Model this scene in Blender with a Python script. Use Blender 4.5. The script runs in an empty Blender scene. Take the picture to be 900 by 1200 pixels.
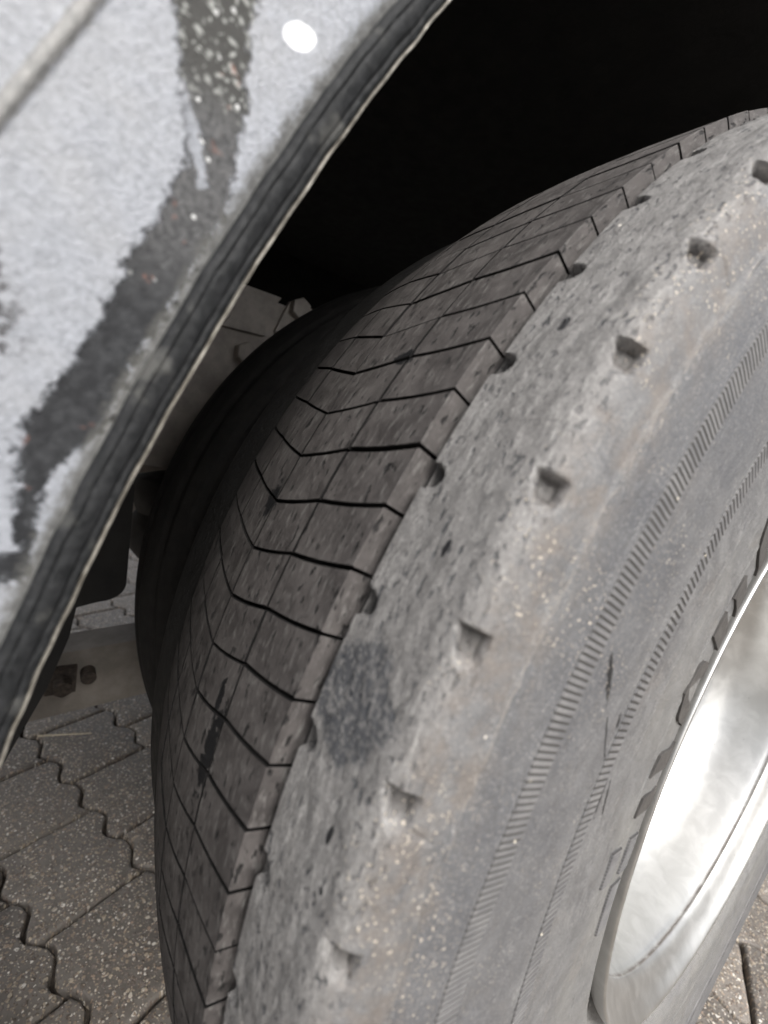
import bpy, bmesh, math, random
import numpy as np
from mathutils import Matrix, Vector, noise
random.seed(4)
rng = np.random.default_rng(4)
sc = bpy.context.scene
C = sc.collection

# ------------------------------------------------------------------ camera
cam_d = bpy.data.cameras.new('camera'); cam = bpy.data.objects.new('camera', cam_d); C.objects.link(cam)
CAM = Vector((0.1261, -0.5610, 0.7053))
R_ = Vector((0.582492, 0.790734, 0.188262)); D_ = Vector((0.240472, 0.053602, -0.969175)); F_ = Vector((-0.776451, 0.609808, -0.158927))
m = Matrix.Identity(4)
for i in range(3):
    m[i][0] = R_[i]; m[i][1] = -D_[i]; m[i][2] = -F_[i]; m[i][3] = CAM[i]
cam.matrix_world = m
cam_d.sensor_fit = 'VERTICAL'; cam_d.sensor_height = 36; cam_d.sensor_width = 27
cam_d.lens = 534.9 / 1200 * 36
cam_d.clip_start = 0.01; cam_d.clip_end = 300
cam_d.dof.use_dof = True; cam_d.dof.focus_distance = 0.32; cam_d.dof.aperture_fstop = 7.0
sc.camera = cam

# ------------------------------------------------------------------ sky, sun, exposure
SUN_EL, SUN_AZ = math.radians(44), math.radians(-12)        # azimuth measured from +X (outboard side) towards +Y
w = bpy.data.worlds.new('World'); sc.world = w; w.use_nodes = True
nt = w.node_tree; bg = nt.nodes['Background']
sky = nt.nodes.new('ShaderNodeTexSky'); sky.sky_type = 'NISHITA'; sky.sun_disc = False
sky.sun_elevation = SUN_EL; sky.sun_rotation = math.pi / 2 - SUN_AZ
sky.air_density = 1.0; sky.dust_density = 6.0; sky.ozone_density = 1.0
hs = nt.nodes.new('ShaderNodeHueSaturation'); hs.inputs['Saturation'].default_value = 0.28   # overcast: the blue is veiled
nt.links.new(sky.outputs[0], hs.inputs['Color']); nt.links.new(hs.outputs[0], bg.inputs[0])
bg.inputs[1].default_value = 0.14
sun_d = bpy.data.lights.new('sun', 'SUN'); sun_d.energy = 1.5; sun_d.angle = math.radians(24); sun_d.color = (1, .97, .93)
sun = bpy.data.objects.new('sun', sun_d); C.objects.link(sun)
sd = Vector((math.cos(SUN_EL) * math.cos(SUN_AZ), math.cos(SUN_EL) * math.sin(SUN_AZ), math.sin(SUN_EL)))
sun.rotation_euler = sd.to_track_quat('Z', 'Y').to_euler()
sc.view_settings.view_transform = 'Standard'; sc.view_settings.look = 'None'
sc.view_settings.exposure = 0.80; sc.view_settings.gamma = 1
sc.render.engine = 'CYCLES'
sc.cycles.max_bounces = 6

# ------------------------------------------------------------------ helpers
H = 0.49                      # axle height
PITCH = 2 * math.pi / 125     # one tread block
PHI0 = math.radians(51.41)    # angle of sipe 0 (from -Y, upwards)
XC = -0.079                   # tyre centre plane

def link(o, parent=None):
    C.objects.link(o)
    if parent: o.parent = parent
    return o
def mesh(name, V, Fs, mat, parent=None, smooth=False, sharp=None):
    me = bpy.data.meshes.new(name)
    me.from_pydata([tuple(v) for v in V] if not isinstance(V, np.ndarray) else V.tolist(), [], Fs if isinstance(Fs, list) else Fs.tolist())
    if mat: me.materials.append(mat)
    if smooth:
        me.polygons.foreach_set('use_smooth', [True] * len(me.polygons))
        if sharp: me.set_sharp_from_angle(angle=math.radians(sharp))
    me.update()
    return link(bpy.data.objects.new(name, me), parent)
def thing(name, label, cat, group=None, loc=(0, 0, 0)):
    o = bpy.data.objects.new(name, None); o.empty_display_size = .05; C.objects.link(o); o.location = loc
    o['label'] = label; o['category'] = cat
    if group: o['group'] = group
    return o
def bm_obj(name, bm, mat, parent=None, bevel=0, segs=2, smooth=False):
    if bevel:
        bmesh.ops.bevel(bm, geom=[e for e in bm.edges if e.calc_face_angle(0) > .5], offset=bevel, segments=segs, affect='EDGES', profile=.5, clamp_overlap=True)
    bmesh.ops.recalc_face_normals(bm, faces=bm.faces)
    me = bpy.data.meshes.new(name); bm.to_mesh(me); bm.free()
    if mat: me.materials.append(mat)
    if smooth: me.polygons.foreach_set('use_smooth', [True] * len(me.polygons)); me.set_sharp_from_angle(angle=math.radians(40))
    return link(bpy.data.objects.new(name, me), parent)
def box(bm, a, b):
    vs = [bm.verts.new((x, y, z)) for x in (a[0], b[0]) for y in (a[1], b[1]) for z in (a[2], b[2])]
    for f in ((0, 1, 3, 2), (4, 6, 7, 5), (0, 4, 5, 1), (2, 3, 7, 6), (0, 2, 6, 4), (1, 5, 7, 3)): bm.faces.new([vs[i] for i in f])
def prism_x(bm, poly, x0, x1):     # polygon in (y, z), extruded along X
    a = [bm.verts.new((x0, y, z)) for y, z in poly]; b = [bm.verts.new((x1, y, z)) for y, z in poly]
    n = len(poly); bm.faces.new(a[::-1]); bm.faces.new(b)
    for i in range(n): bm.faces.new((a[i], a[(i + 1) % n], b[(i + 1) % n], b[i]))
def cyl(bm, p, q, r, n=24, r2=None):
    p, q = Vector(p), Vector(q); d = q - p
    M = Matrix.Translation((p + q) / 2) @ d.to_track_quat('Z', 'Y').to_matrix().to_4x4()
    bmesh.ops.create_cone(bm, cap_ends=True, segments=n, radius1=r, radius2=r if r2 is None else r2, depth=d.length, matrix=M)
def polar(x, r, phi):              # numpy: wheel coordinates to world
    return np.stack([x + 0 * phi, -r * np.cos(phi), H + r * np.sin(phi)], -1)
def grid_faces(nu, nv, closed=False):
    i = np.arange(nu if closed else nu - 1)[:, None]; j = np.arange(nv - 1)[None, :]
    i2 = (i + 1) % nu
    return np.stack([i * nv + j, i2 * nv + j, i2 * nv + j + 1, i * nv + j + 1], -1).reshape(-1, 4)
def big_mesh(name, V, F, mat, parent=None, smooth=True, sharp=None, attrs=None):
    me = bpy.data.meshes.new(name)
    me.vertices.add(len(V)); me.vertices.foreach_set('co', V.astype(np.float32).ravel())
    me.loops.add(F.size); me.loops.foreach_set('vertex_index', F.astype(np.int32).ravel())
    me.polygons.add(len(F)); me.polygons.foreach_set('loop_start', np.arange(0, F.size, 4, dtype=np.int32))
    me.polygons.foreach_set('loop_total', np.full(len(F), 4, np.int32))
    me.update(calc_edges=True)
    me.polygons.foreach_set('use_smooth', np.ones(len(F), bool))
    if sharp: me.set_sharp_from_angle(angle=math.radians(sharp))
    for k, a in (attrs or {}).items():
        at = me.attributes.new(k, 'FLOAT', 'POINT'); at.data.foreach_set('value', a.astype(np.float32).ravel())
    me.materials.append(mat)
    return link(bpy.data.objects.new(name, me), parent)
def vnoise(x, y, z, seed=0):
    """cheap numpy value noise, -1..1"""
    def h(i, j, k):
        n = (i * 374761393 + j * 668265263 + k * 2147483647 + seed * 97531) & 0x7fffffff
        n = ((n ^ (n >> 13)) * 1274126177) & 0x7fffffff
        return ((n ^ (n >> 16)) & 0xffff) / 32767.5 - 1
    xi, yi, zi = np.floor(x).astype(np.int64), np.floor(y).astype(np.int64), np.floor(z).astype(np.int64)
    fx, fy, fz = x - xi, y - yi, z - zi
    fx, fy, fz = [t * t * (3 - 2 * t) for t in (fx, fy, fz)]
    o = 0
    for a in (0, 1):
        for b in (0, 1):
            for c in (0, 1):
                o = o + h(xi + a, yi + b, zi + c) * (fx if a else 1 - fx) * (fy if b else 1 - fy) * (fz if c else 1 - fz)
    return o

# ------------------------------------------------------------------ node helpers
class N:
    def __init__(s, name):
        s.m = bpy.data.materials.new(name); s.m.use_nodes = True; s.t = s.m.node_tree
        s.b = s.t.nodes['Principled BSDF']
    def n(s, t, **k):
        x = s.t.nodes.new('ShaderNode' + t)
        for a, v in k.items(): setattr(x, a, v)
        return x
    def l(s, a, b): s.t.links.new(a, b)
    def put(s, sock, v):
        if isinstance(v, bpy.types.NodeSocket): s.l(v, sock)
        else: sock.default_value = v
    def math(s, op, a, b=0.0, c=0.0, clamp=False):
        x = s.n('Math', operation=op, use_clamp=clamp); s.put(x.inputs[0], a); s.put(x.inputs[1], b); s.put(x.inputs[2], c); return x.outputs[0]
    def noise(s, vec, scale, detail=4, rough=.6, dist=0):
        x = s.n('TexNoise'); s.l(vec, x.inputs['Vector']); x.inputs['Scale'].default_value = scale
        x.inputs['Detail'].default_value = detail; x.inputs['Roughness'].default_value = rough; x.inputs['Distortion'].default_value = dist
        return x.outputs['Fac']
    def voro(s, vec, scale, feature='F1', rnd=1):
        x = s.n('TexVoronoi', feature=feature); s.l(vec, x.inputs['Vector']); x.inputs['Scale'].default_value = scale
        x.inputs['Randomness'].default_value = rnd
        return x
    def scale(s, vec, v):
        x = s.n('Mapping'); s.l(vec, x.inputs[0]); x.inputs['Scale'].default_value = v; return x.outputs[0]
    def ramp(s, f, lo, hi, a=0.0, b=1.0, smooth=True):
        x = s.n('MapRange'); x.interpolation_type = 'SMOOTHSTEP' if smooth else 'LINEAR'
        s.put(x.inputs[0], f); s.put(x.inputs[1], lo); s.put(x.inputs[2], hi); s.put(x.inputs[3], a); s.put(x.inputs[4], b); return x.outputs[0]
    def mix(s, f, a, b, mode='MIX'):
        x = s.n('Mix', data_type='RGBA', blend_type=mode); s.put(x.inputs[0], f)
        for i, v in ((6, a), (7, b)):
            if isinstance(v, bpy.types.NodeSocket): s.l(v, x.inputs[i])
            else: x.inputs[i].default_value = (*v, 1) if len(v) == 3 else v
        return x.outputs[2]
    def bump(s, h, dist, strength=1.0, prev=None):
        x = s.n('Bump'); s.l(h, x.inputs['Height']); x.inputs['Distance'].default_value = dist; x.inputs['Strength'].default_value = strength
        if prev: s.l(prev, x.inputs['Normal'])
        return x.outputs[0]
    def fin(s, col=None, rough=None, normal=None, metal=None, spec=None):
        for k, v in (('Base Color', col), ('Roughness', rough), ('Normal', normal), ('Metallic', metal), ('Specular IOR Level', spec)):
            if v is None: continue
            if isinstance(v, bpy.types.NodeSocket): s.l(v, s.b.inputs[k])
            else: s.b.inputs[k].default_value = (*v, 1) if isinstance(v, tuple) else v
        return s.m

def rubber(name, kind):
    """worn rubber; coordinates run round the wheel (arc length), across it and out from the axle"""
    s = N(name)
    geo = s.n('NewGeometry'); sp = s.n('SeparateXYZ'); s.l(geo.outputs['Position'], sp.inputs[0])
    X, Y, Z = sp.outputs; z0 = s.math('SUBTRACT', Z, H)
    rr = s.math('SQRT', s.math('ADD', s.math('MULTIPLY', Y, Y), s.math('MULTIPLY', z0, z0)))
    phi = s.math('ARCTAN2', z0, s.math('MULTIPLY', Y, -1.0))
    arc = s.math('MULTIPLY', phi, 0.48)
    cb = s.n('CombineXYZ'); s.l(arc, cb.inputs[0]); s.l(X, cb.inputs[1]); s.l(rr, cb.inputs[2]); P = cb.outputs[0]
    PW = geo.outputs['Position']
    def blob(idx, x, ls, lx, seedscale=180, amt=.45, use_r=False, rot=0.0):
        """soft mask round one worn spot at block number idx and position x (or radius)"""
        a0 = (PHI0 - idx * PITCH) * 0.48
        u = s.math('SUBTRACT', arc, a0); v = s.math('SUBTRACT', rr if use_r else X, x)
        if rot:
            u, v = (s.math('ADD', s.math('MULTIPLY', u, math.cos(rot)), s.math('MULTIPLY', v, math.sin(rot))),
                    s.math('SUBTRACT', s.math('MULTIPLY', v, math.cos(rot)), s.math('MULTIPLY', u, math.sin(rot))))
        u = s.math('DIVIDE', u, ls); v = s.math('DIVIDE', v, lx)
        d = s.math('SQRT', s.math('ADD', s.math('MULTIPLY', u, u), s.math('MULTIPLY', v, v)))
        n = s.noise(s.scale(P, (1, 1, 1)), seedscale, 3, .6)
        d = s.math('ADD', d, s.math('MULTIPLY', s.math('SUBTRACT', n, .5), amt * 4))
        return s.ramp(d, .85, 1.1, 1.0, 0.0)
    big = s.noise(P, 18, 3); mid = s.noise(P, 75, 5, .65)
    streak = s.noise(s.scale(P, (.28, 1, 1)), 420, 5, .7)
    fine = s.noise(P, 1500, 3, .7)
    pit = s.noise(s.scale(P, (.38, 1, 1)), 330, 3, .55)
    if kind in ('tread', 'body'):
        tread_col = s.mix(s.ramp(mid, .3, .7), (.042, .038, .037), (.082, .075, .0725))
        tread_col = s.mix(s.ramp(streak, .5, .72), tread_col, (.135, .13, .125))
        tread_col = s.mix(s.ramp(pit, .585, .66), tread_col, (.017, .016, .016))
    if kind == 'tread':
        col = tread_col
        # oily splashes
        for b in ((15.1, -.047, .019, .0058, 210, .75), (14.2, -.052, .008, .0028, 240, .6), (10.75, -.0845, .009, .0065, 200, .6), (7.35, -.0445, .004, .006, 220, .5), (14.4, -.0425, .005, .002, 220, .5)):
            msk = blob(*b); col = s.mix(msk, col, (.006, .006, .007))
        h = s.math('ADD', s.math('MULTIPLY', streak, .7), s.math('MULTIPLY', s.ramp(pit, .60, .70, 1, 0), .8))
        nrm = s.bump(h, .0009, .8); nrm = s.bump(fine, .0004, .7, nrm)
        return s.fin(col, s.ramp(mid, .3, .7, .58, .78), nrm, spec=.3)
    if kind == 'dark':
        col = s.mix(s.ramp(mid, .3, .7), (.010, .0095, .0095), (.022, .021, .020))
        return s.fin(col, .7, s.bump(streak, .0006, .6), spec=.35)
    # body: shoulder rib (scoured, pitted) merging into smooth dusty sidewall
    sh = s.mix(s.ramp(mid, .3, .72), (.150, .146, .143), (.215, .210, .206))
    sh = s.mix(s.ramp(streak, .50, .70), sh, (.30, .295, .287))
    sh = s.mix(s.ramp(big, .45, .70, 0, .3), sh, (.12, .115, .112))
    pitm = s.ramp(s.noise(s.scale(P, (.42, 1, 1)), 520, 3, .55), .57, .66)
    pitm = s.math('MULTIPLY', pitm, s.ramp(s.noise(P, 60, 2), .35, .6, .35, 1))
    sh = s.mix(s.math('MULTIPLY', pitm, .95), sh, (.040, .043, .049))
    sw = s.mix(s.ramp(mid, .25, .75), (.100, .101, .105), (.162, .162, .164))
    sw = s.mix(s.ramp(s.noise(s.scale(P, (.5, 1, 1)), 38, 4, .7, 1.2), .5, .72, 0, .7), sw, (.140, .130, .122))
    sw = s.mix(s.ramp(s.noise(s.scale(P, (1.0, .3, .3)), 55, 5, .7, .8), .56, .74, 0, .8), sw, (.078, .079, .088))
    swirl = s.noise(s.scale(P, (.16, 1, 1)), 210, 5, .7, .6); swz = s.ramp(s.noise(P, 14, 2), .42, .58)
    sw = s.mix(s.math('MULTIPLY', s.ramp(swirl, .54, .68), s.math('MULTIPLY', swz, .75)), sw, (.055, .056, .063))
    sw = s.mix(s.math('MULTIPLY', s.ramp(swirl, .44, .32), s.math('MULTIPLY', swz, .6)), sw, (.24, .24, .235))
    belt = s.math('MULTIPLY', s.ramp(rr, .385, .415), s.ramp(rr, .474, .468)); belt = s.math('MULTIPLY', belt, s.ramp(s.noise(P, 22, 4, .65), .30, .62, .35, 1)); sw = s.mix(s.math('MULTIPLY', belt, .62), sw, (.070, .073, .082))
    edge = s.math('ADD', X, s.math('MULTIPLY', s.math('SUBTRACT', mid, .5), .006))
    isside = s.ramp(edge, .0485, .0545)
    col = s.mix(isside, sh, sw)
    col = s.mix(s.ramp(s.noise(s.scale(P, (.6, 1, 1)), 950, 4, .75), .38, .54, .48, 0), col, (.07, .068, .066)); col = s.mix(s.ramp(s.noise(P, 1000, 3, .7), .54, .68, 0, .5), col, (.36, .35, .34))
    # brownish dirt band between shoulder edge and mould line
    dirt = s.math('MULTIPLY', s.ramp(rr, .455, .478), s.ramp(rr, .496, .488))
    dirt = s.math('MULTIPLY', dirt, s.ramp(X, .045, .052))
    dirt = s.math('MULTIPLY', dirt, s.ramp(s.noise(P, 90, 4, .7), .4, .65))
    col = s.mix(s.math('MULTIPLY', dirt, .55), col, (.150, .128, .110))
    # dusty lighter wash low on the sidewall, towards the rim
    low = s.math('MULTIPLY', s.ramp(rr, .39, .31), s.ramp(s.noise(s.scale(P, (.4, 1, 1)), 30, 4), .35, .7, .2, 1))
    col = s.mix(s.math('MULTIPLY', low, .7), col, (.185, .182, .172))
    # dark polished patch on the shoulder
    pt = blob(12.45, .0215, .0190, .0175, 70, .34)
    pt = s.math('MULTIPLY', pt, s.ramp(s.noise(P, 520, 3, .6), .40, .56, .30, 1.0))
    col = s.mix(s.math('MULTIPLY', pt, .78), col, (.030, .034, .042))
    ml_ = s.math('MULTIPLY', s.ramp(rr, .4705, .4711), s.ramp(rr, .4723, .4717)); ml_ = s.math('MULTIPLY', ml_, s.ramp(s.noise(P, 240, 4, .7), .42, .58)); ml_ = s.math('MULTIPLY', ml_, isside)
    col = s.mix(s.math('MULTIPLY', ml_, .7), col, (.30, .27, .235))
    pk = s.n('Attribute', attribute_name='pocket').outputs['Fac']; col = s.mix(s.ramp(pk, .35, .95, 0, .72), col, (.040, .036, .034))   # shade inside the wear pockets and notches, put into the colour
    # rubbed black streaks on the sidewall
    def side(phi_deg, r, ls, lr, sc_=260, amt=.5, rot=0.0):
        return blob((PHI0 - math.radians(phi_deg)) / PITCH, r, ls, lr, sc_, amt, True, rot)
    for b in ((20.4, .4235, .0125, .0020, .695, .42), (17.4, .4020, .0150, .0007, .66, .30), (18.5, .3960, .0035, .0010, .3, .5), (14.6, .3805, .0240, .0012, .13, .42), (13.2, .372, .014, .0009, .3, .4)):
        msk = side(b[0], b[1], b[2], b[3], 420, b[5], b[4]); msk = s.math('MULTIPLY', msk, s.ramp(X, .04, .05)); col = s.mix(msk, col, (.012, .012, .013))
    for b in ((13.95, .0335, .0028, .0012), (14.55, .0375, .0012, .0010), (6.6, .0235, .003, .0016), (10.2, .030, .003, .0012)):
        col = s.mix(blob(b[0], b[1], b[2], b[3], 300, .4), col, (.012, .012, .014))
    # straw coloured dust specks and crumbs
    v = s.voro(s.scale(P, (.7, 1, 1)), 330)
    sprk = s.ramp(s.noise(P, 720, 2, .5), .640, .675)
    clus = s.noise(P, 26, 3, .6)
    sprk = s.math('MULTIPLY', sprk, s.ramp(clus, .42, .58)); sprk = s.math('MULTIPLY', sprk, s.ramp(X, .035, .05, .05, 1))
    sprk = s.math('MULTIPLY', sprk, s.ramp(rr, .36, .47, .25, 1))
    col = s.mix(sprk, col, (.50, .45, .38))
    v3 = s.voro(P, 160)
    sp3 = s.math('MULTIPLY', s.ramp(v3.outputs['Distance'], .12, .08), s.ramp(v3.outputs['Color'], .86, .88))
    col = s.mix(sp3, col, (.62, .58, .52))
    sp4 = s.math('MULTIPLY', s.ramp(v3.outputs['Distance'], .13, .09), s.ramp(v3.outputs['Color'], .10, .08))
    col = s.mix(sp4, col, (.02, .02, .02))
    # everything inboard of the shoulder groove is the tread side
    col = s.mix(s.ramp(X, .0040, .0056), s.mix(s.ramp(X, -.157, -.16), (.03, .028, .027), (.012, .0115, .011)), col)   # recess shade painted into the groove floor colour
    h = s.math('ADD', s.math('MULTIPLY', streak, .6), s.math('MULTIPLY', pitm, -.9))
    h = s.math('ADD', h, s.math('MULTIPLY', mid, .5))
    h = s.math('MULTIPLY', h, s.math('SUBTRACT', 1.0, s.math('MULTIPLY', isside, .72)))
    h = s.math('ADD', h, s.math('MULTIPLY', sprk, .5))
    nrm = s.bump(h, .0009, .8); nrm = s.bump(fine, .0004, .7, nrm)
    return s.fin(col, s.ramp(mid, .3, .7, .5, .7), nrm, spec=.45)

M_body = rubber('worn_rubber', 'body'); M_tread = rubber('tread_rubber', 'tread'); M_dark = rubber('dark_rubber', 'dark')

def simple(name, c1, c2, scale=40, rough=.6, metal=0, bump=.0005, spec=.5, stretch=(1, 1, 1)):
    s = N(name); g = s.n('NewGeometry'); p = s.scale(g.outputs['Position'], stretch)
    n = s.noise(p, scale, 6, .65)
    return s.fin(s.mix(s.ramp(n, .35, .68), c1, c2), s.ramp(s.noise(p, scale * 2, 3), .3, .7, rough - .1, rough + .1), s.bump(s.noise(p, scale * 6, 4), bump, .6), metal, spec)

def band_rubber():
    s = N('ribbed_rubber'); g = s.n('NewGeometry'); p = g.outputs['Position']
    at = s.n('Attribute', attribute_name='groove')
    n = s.noise(p, 90, 5, .65)
    c = s.mix(s.ramp(n, .3, .7), (.105, .105, .109), (.165, .163, .163))
    c = s.mix(at.outputs['Fac'], c, (.040, .038, .037))          # darker colour between the ribs
    v = s.voro(p, 260); sp = s.math('MULTIPLY', s.ramp(v.outputs['Distance'], .2, .12), s.ramp(v.outputs['Color'], .88, .9))
    c = s.mix(sp, c, (.6, .55, .45))
    return s.fin(c, .6, s.bump(s.noise(p, 900, 3), .0002, .5))
M_band = band_rubber()
M_letter = simple('smooth_black_rubber', (.050, .047, .045), (.072, .068, .064), 120, .55)

def polished():
    s = N('polished_aluminium'); g = s.n('NewGeometry'); p = g.outputs['Position']
    n = s.noise(p, 45, 5, .6, .6); f = s.noise(s.scale(p, (1, .4, 1)), 700, 3)
    c = s.mix(s.ramp(n, .35, .7), (.54, .54, .53), (.63, .63, .62))
    v = s.voro(p, 140); sp = s.math('MULTIPLY', s.ramp(v.outputs['Distance'], .07, .04), s.ramp(v.outputs['Color'], .82, .84))
    c = s.mix(sp, c, (.12, .10, .09))
    grime = s.noise(s.scale(p, (3, 1, 1)), 60, 5, .7)
    c = s.mix(s.ramp(grime, .62, .80, 0, .12), c, (.50, .45, .40))
    at = s.n('Attribute', attribute_name='lip'); c = s.mix(s.math('MULTIPLY', at.outputs['Fac'], s.ramp(grime, .30, .60, .15, .85)), c, (.20, .17, .155))
    r = s.ramp(n, .3, .7, .38, .42)
    return s.fin(c, s.math('ADD', r, s.math('MULTIPLY', sp, .4)), s.bump(f, .0001, .5), s.math('SUBTRACT', 1.0, sp))
M_alu = polished()

def paver_mat(name='exposed_aggregate'):
    s = N(name); g = s.n('NewGeometry'); p = g.outputs['Position']
    oi = s.n('ObjectInfo')
    big = s.noise(p, 7, 4); mid = s.noise(p, 60, 5, .7)
    base = s.mix(s.ramp(mid, .3, .7), (.098, .088, .077), (.190, .173, .154))
    base = s.mix(s.ramp(big, .4, .65, 0, .5), base, (.12, .105, .095))
    base = s.mix(s.ramp(oi.outputs['Random'], 0, 1, 0, .5, False), base, (.27, .24, .21))
    stain = s.noise(p, 11, 5, .7, .5); base = s.mix(s.ramp(stain, .52, .70, 0, .65), base, (.07, .062, .055))
    wp = s.n('VectorMath', operation='ADD'); s.l(p, wp.inputs[0])
    nn = s.n('TexNoise'); s.l(p, nn.inputs['Vector']); nn.inputs['Scale'].default_value = 120
    sc2 = s.n('VectorMath', operation='SCALE'); s.l(nn.outputs['Color'], sc2.inputs[0]); sc2.inputs['Scale'].default_value = .006
    s.l(sc2.outputs[0], wp.inputs[1]); q = wp.outputs[0]
    col = base; h = s.math('MULTIPLY', mid, .5)
    for sc_, lo, hi, keep in ((125, .36, .27, .40), (210, .40, .30, .35), (360, .42, .32, .40)):
        v = s.voro(s.scale(q, (1, 1, .2)), sc_)
        sc3 = s.n('SeparateColor'); s.l(v.outputs['Color'], sc3.inputs[0])
        m_ = s.math('MULTIPLY', s.ramp(v.outputs['Distance'], lo, hi), s.ramp(sc3.outputs[0], keep - .08, keep - .05))
        cr = s.n('ValToRGB'); s.l(sc3.outputs[1], cr.inputs[0]); e = cr.color_ramp; e.interpolation = 'CONSTANT'
        cs = [(0, (.14, .11, .09)), (.2, (.30, .24, .18)), (.4, (.20, .17, .15)), (.56, (.42, .36, .28)), (.74, (.34, .26, .20)), (.84, (.55, .50, .43)), (.94, (.72, .68, .62))]
        while len(e.elements) < len(cs): e.elements.new(.5)
        for el, (ps, c_) in zip(e.elements, cs): el.position = ps; el.color = (*c_, 1)
        col = s.mix(m_, col, cr.outputs[0]); h = s.math('ADD', h, s.math('MULTIPLY', m_, .7 if sc_ < 200 else .4))
    nrm = s.bump(h, .0022, .9); nrm = s.bump(s.noise(p, 900, 3), .0005, .6, nrm)
    return s.fin(col, s.ramp(mid, .3, .7, .45, .75), nrm)
M_pave = paver_mat()
M_soil = simple('joint_soil', (.025, .020, .016), (.08, .065, .052), 90, .9, bump=.003)
M_steel = simple('dusty_grey_steel', (.34, .31, .285), (.50, .465, .43), 26, .7, 0, .0006)
M_steel2 = simple('road_grimed_steel', (.21, .19, .17), (.32, .29, .26), 22, .8, 0, .0008)
M_black = simple('black_rubber_sheet', (.010, .010, .010), (.022, .021, .020), 30, .75)
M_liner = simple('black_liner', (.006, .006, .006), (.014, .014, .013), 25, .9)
M_straw = simple('dry_straw', (.42, .36, .26), (.58, .50, .38), 200, .8)
M_rust = simple('rusty_bolt', (.035, .028, .024), (.10, .078, .062), 200, .75)

# ------------------------------------------------------------------ wheel (outer of the pair)
wheel = thing('truck_wheel', 'outer dual truck wheel with worn grey tyre and polished aluminium rim, filling the foreground', 'wheel', loc=(0, 0, 0))

def crown(x):
    x = np.asarray(x, float); u = np.clip((-.05 - x) / .1, 0, None); return .5 - .0115 * u * u
def densify(pts, step):
    out = [pts[0]]
    for a, b in zip(pts[:-1], pts[1:]):
        n = max(1, int(math.ceil(math.dist(a, b) / (step if b[0] > 0 else step * 5))))
        out += [(a[0] + (b[0] - a[0]) * k / n, a[1] + (b[1] - a[1]) * k / n) for k in range(1, n + 1)]
    return np.array(out)
def chaikin(p, it=2):
    for _ in range(it):
        q = [p[0]]
        for a, b in zip(p[:-1], p[1:]):
            q += [tuple(.75 * np.array(a) + .25 * np.array(b)), tuple(.25 * np.array(a) + .75 * np.array(b))]
        q.append(p[-1]); p = q
    return p
OUT = chaikin([(.0060, .4950), (.020, .4950), (.034, .4945), (.0445, .4945), (.0505, .4915), (.0545, .4845), (.0567, .474), (.0590, .458), (.0608, .444),
               (.0616, .418), (.0605, .388), (.0592, .352), (.0582, .325), (.0577, .304), (.0560, .294), (.0480, .283), (.0400, .2755), (.0375, .268), (.0370, .260)], 2)
INB = [(2 * XC - x, r - (.0115 if r > .45 else .0115 * max(0, (r - .3) / .15))) for x, r in OUT][::-1]
prof = densify(INB + [(-.1665, .4815), (-.1645, .4790), (-.12, .4855), (-.079, .4895), (-.04, .4915), (.0046, .4893), (.0054, .4935)] + OUT, .00095)
# angular samples: fine where the photograph looks, coarse behind
lo, hi = math.radians(-75), math.radians(92)
ph = np.concatenate([np.arange(lo, hi, .00085 / .48), np.linspace(hi, lo + 2 * math.pi, 420)[:-1]])
T = np.gradient(prof, axis=0); T /= np.hypot(T[:, 0], T[:, 1])[:, None]
NRM = np.stack([T[:, 1] * -1, T[:, 0]], -1)
NRM *= np.where((NRM[:, 0] * (prof[:, 0] - XC) + NRM[:, 1] * (prof[:, 1] - .38)) < 0, -1, 1)[:, None]
S = np.concatenate([[0], np.cumsum(np.hypot(*np.diff(prof, axis=0).T))])
sh_i = np.argmin(np.hypot(prof[:, 0] - .0500, prof[:, 1] - .4920)); S0 = S[sh_i]
ml_i = np.argmin(np.hypot(prof[:, 0] - .0570, prof[:, 1] - .4715)); SM = S[ml_i]
PHg, Sg = np.meshgrid(ph, S, indexing='ij'); Xg = np.broadcast_to(prof[:, 0], PHg.shape); Rg = np.broadcast_to(prof[:, 1], PHg.shape)
IDX = (PHI0 - PHg) / PITCH; ARC = PHg * .48
def sst(x, a, b):
    t = np.clip((x - a) / (b - a), 0, 1); return t * t * (3 - 2 * t)
disp = np.zeros_like(PHg)
outer = (Xg > .003)
# scoured lumps of the shoulder, gentler on the sidewall
shw = sst(Xg, .006, .012) * (1 - .8 * sst(Sg, S0, SM))
disp += shw * (.00026 * vnoise(ARC * 45, Sg * 110, PHg * 0, 1) + .00028 * vnoise(ARC * 110, Sg * 260, PHg * 0, 2) + .00016 * vnoise(ARC * 260, Sg * 520, PHg * 0, 3))
# shallow triangular wear pockets on the shoulder edge
m_ = np.round((IDX - 3.08) / 2); k_ = (IDX - 3.08 - 2 * m_) * PITCH * .49     # arc distance, + is downwards
jit = vnoise(m_ * 1.7 + .5, m_ * .9, m_ * 0, 9)
t_ = Sg - S0 + .0008 * jit
kk = k_ + .0045 + .0015 * jit
ramp_ = (1 - sst(kk, .0045, .0115)) * sst(kk, -.0014, .0006)          # steep upper wall, long run-out
wdt = .0028 + .0030 * np.clip(1 - kk / .0115, 0, 1)
pocket = ramp_ * (1 - sst(np.abs(t_ - .0005 - .15 * kk), wdt * .75, wdt * 1.12)) * outer
disp -= .0048 * pocket
disp -= .0002 * np.exp(-((k_ / .016) ** 2 + ((t_ + .004) / .010) ** 2)) * outer
# half round bites in the groove edge
m2 = np.round((IDX - 3.33) / 2); n_ = (IDX - 3.33 - 2 * m2) * PITCH * .49
bx = np.clip((Xg - .0055) / .0078, 0, 3)
bite = .0072 * (1 - sst(np.sqrt((n_ / .0050) ** 2 + bx ** 2), .75, 1.05)) * (Xg > .0051) * (Xg < .02)
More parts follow.
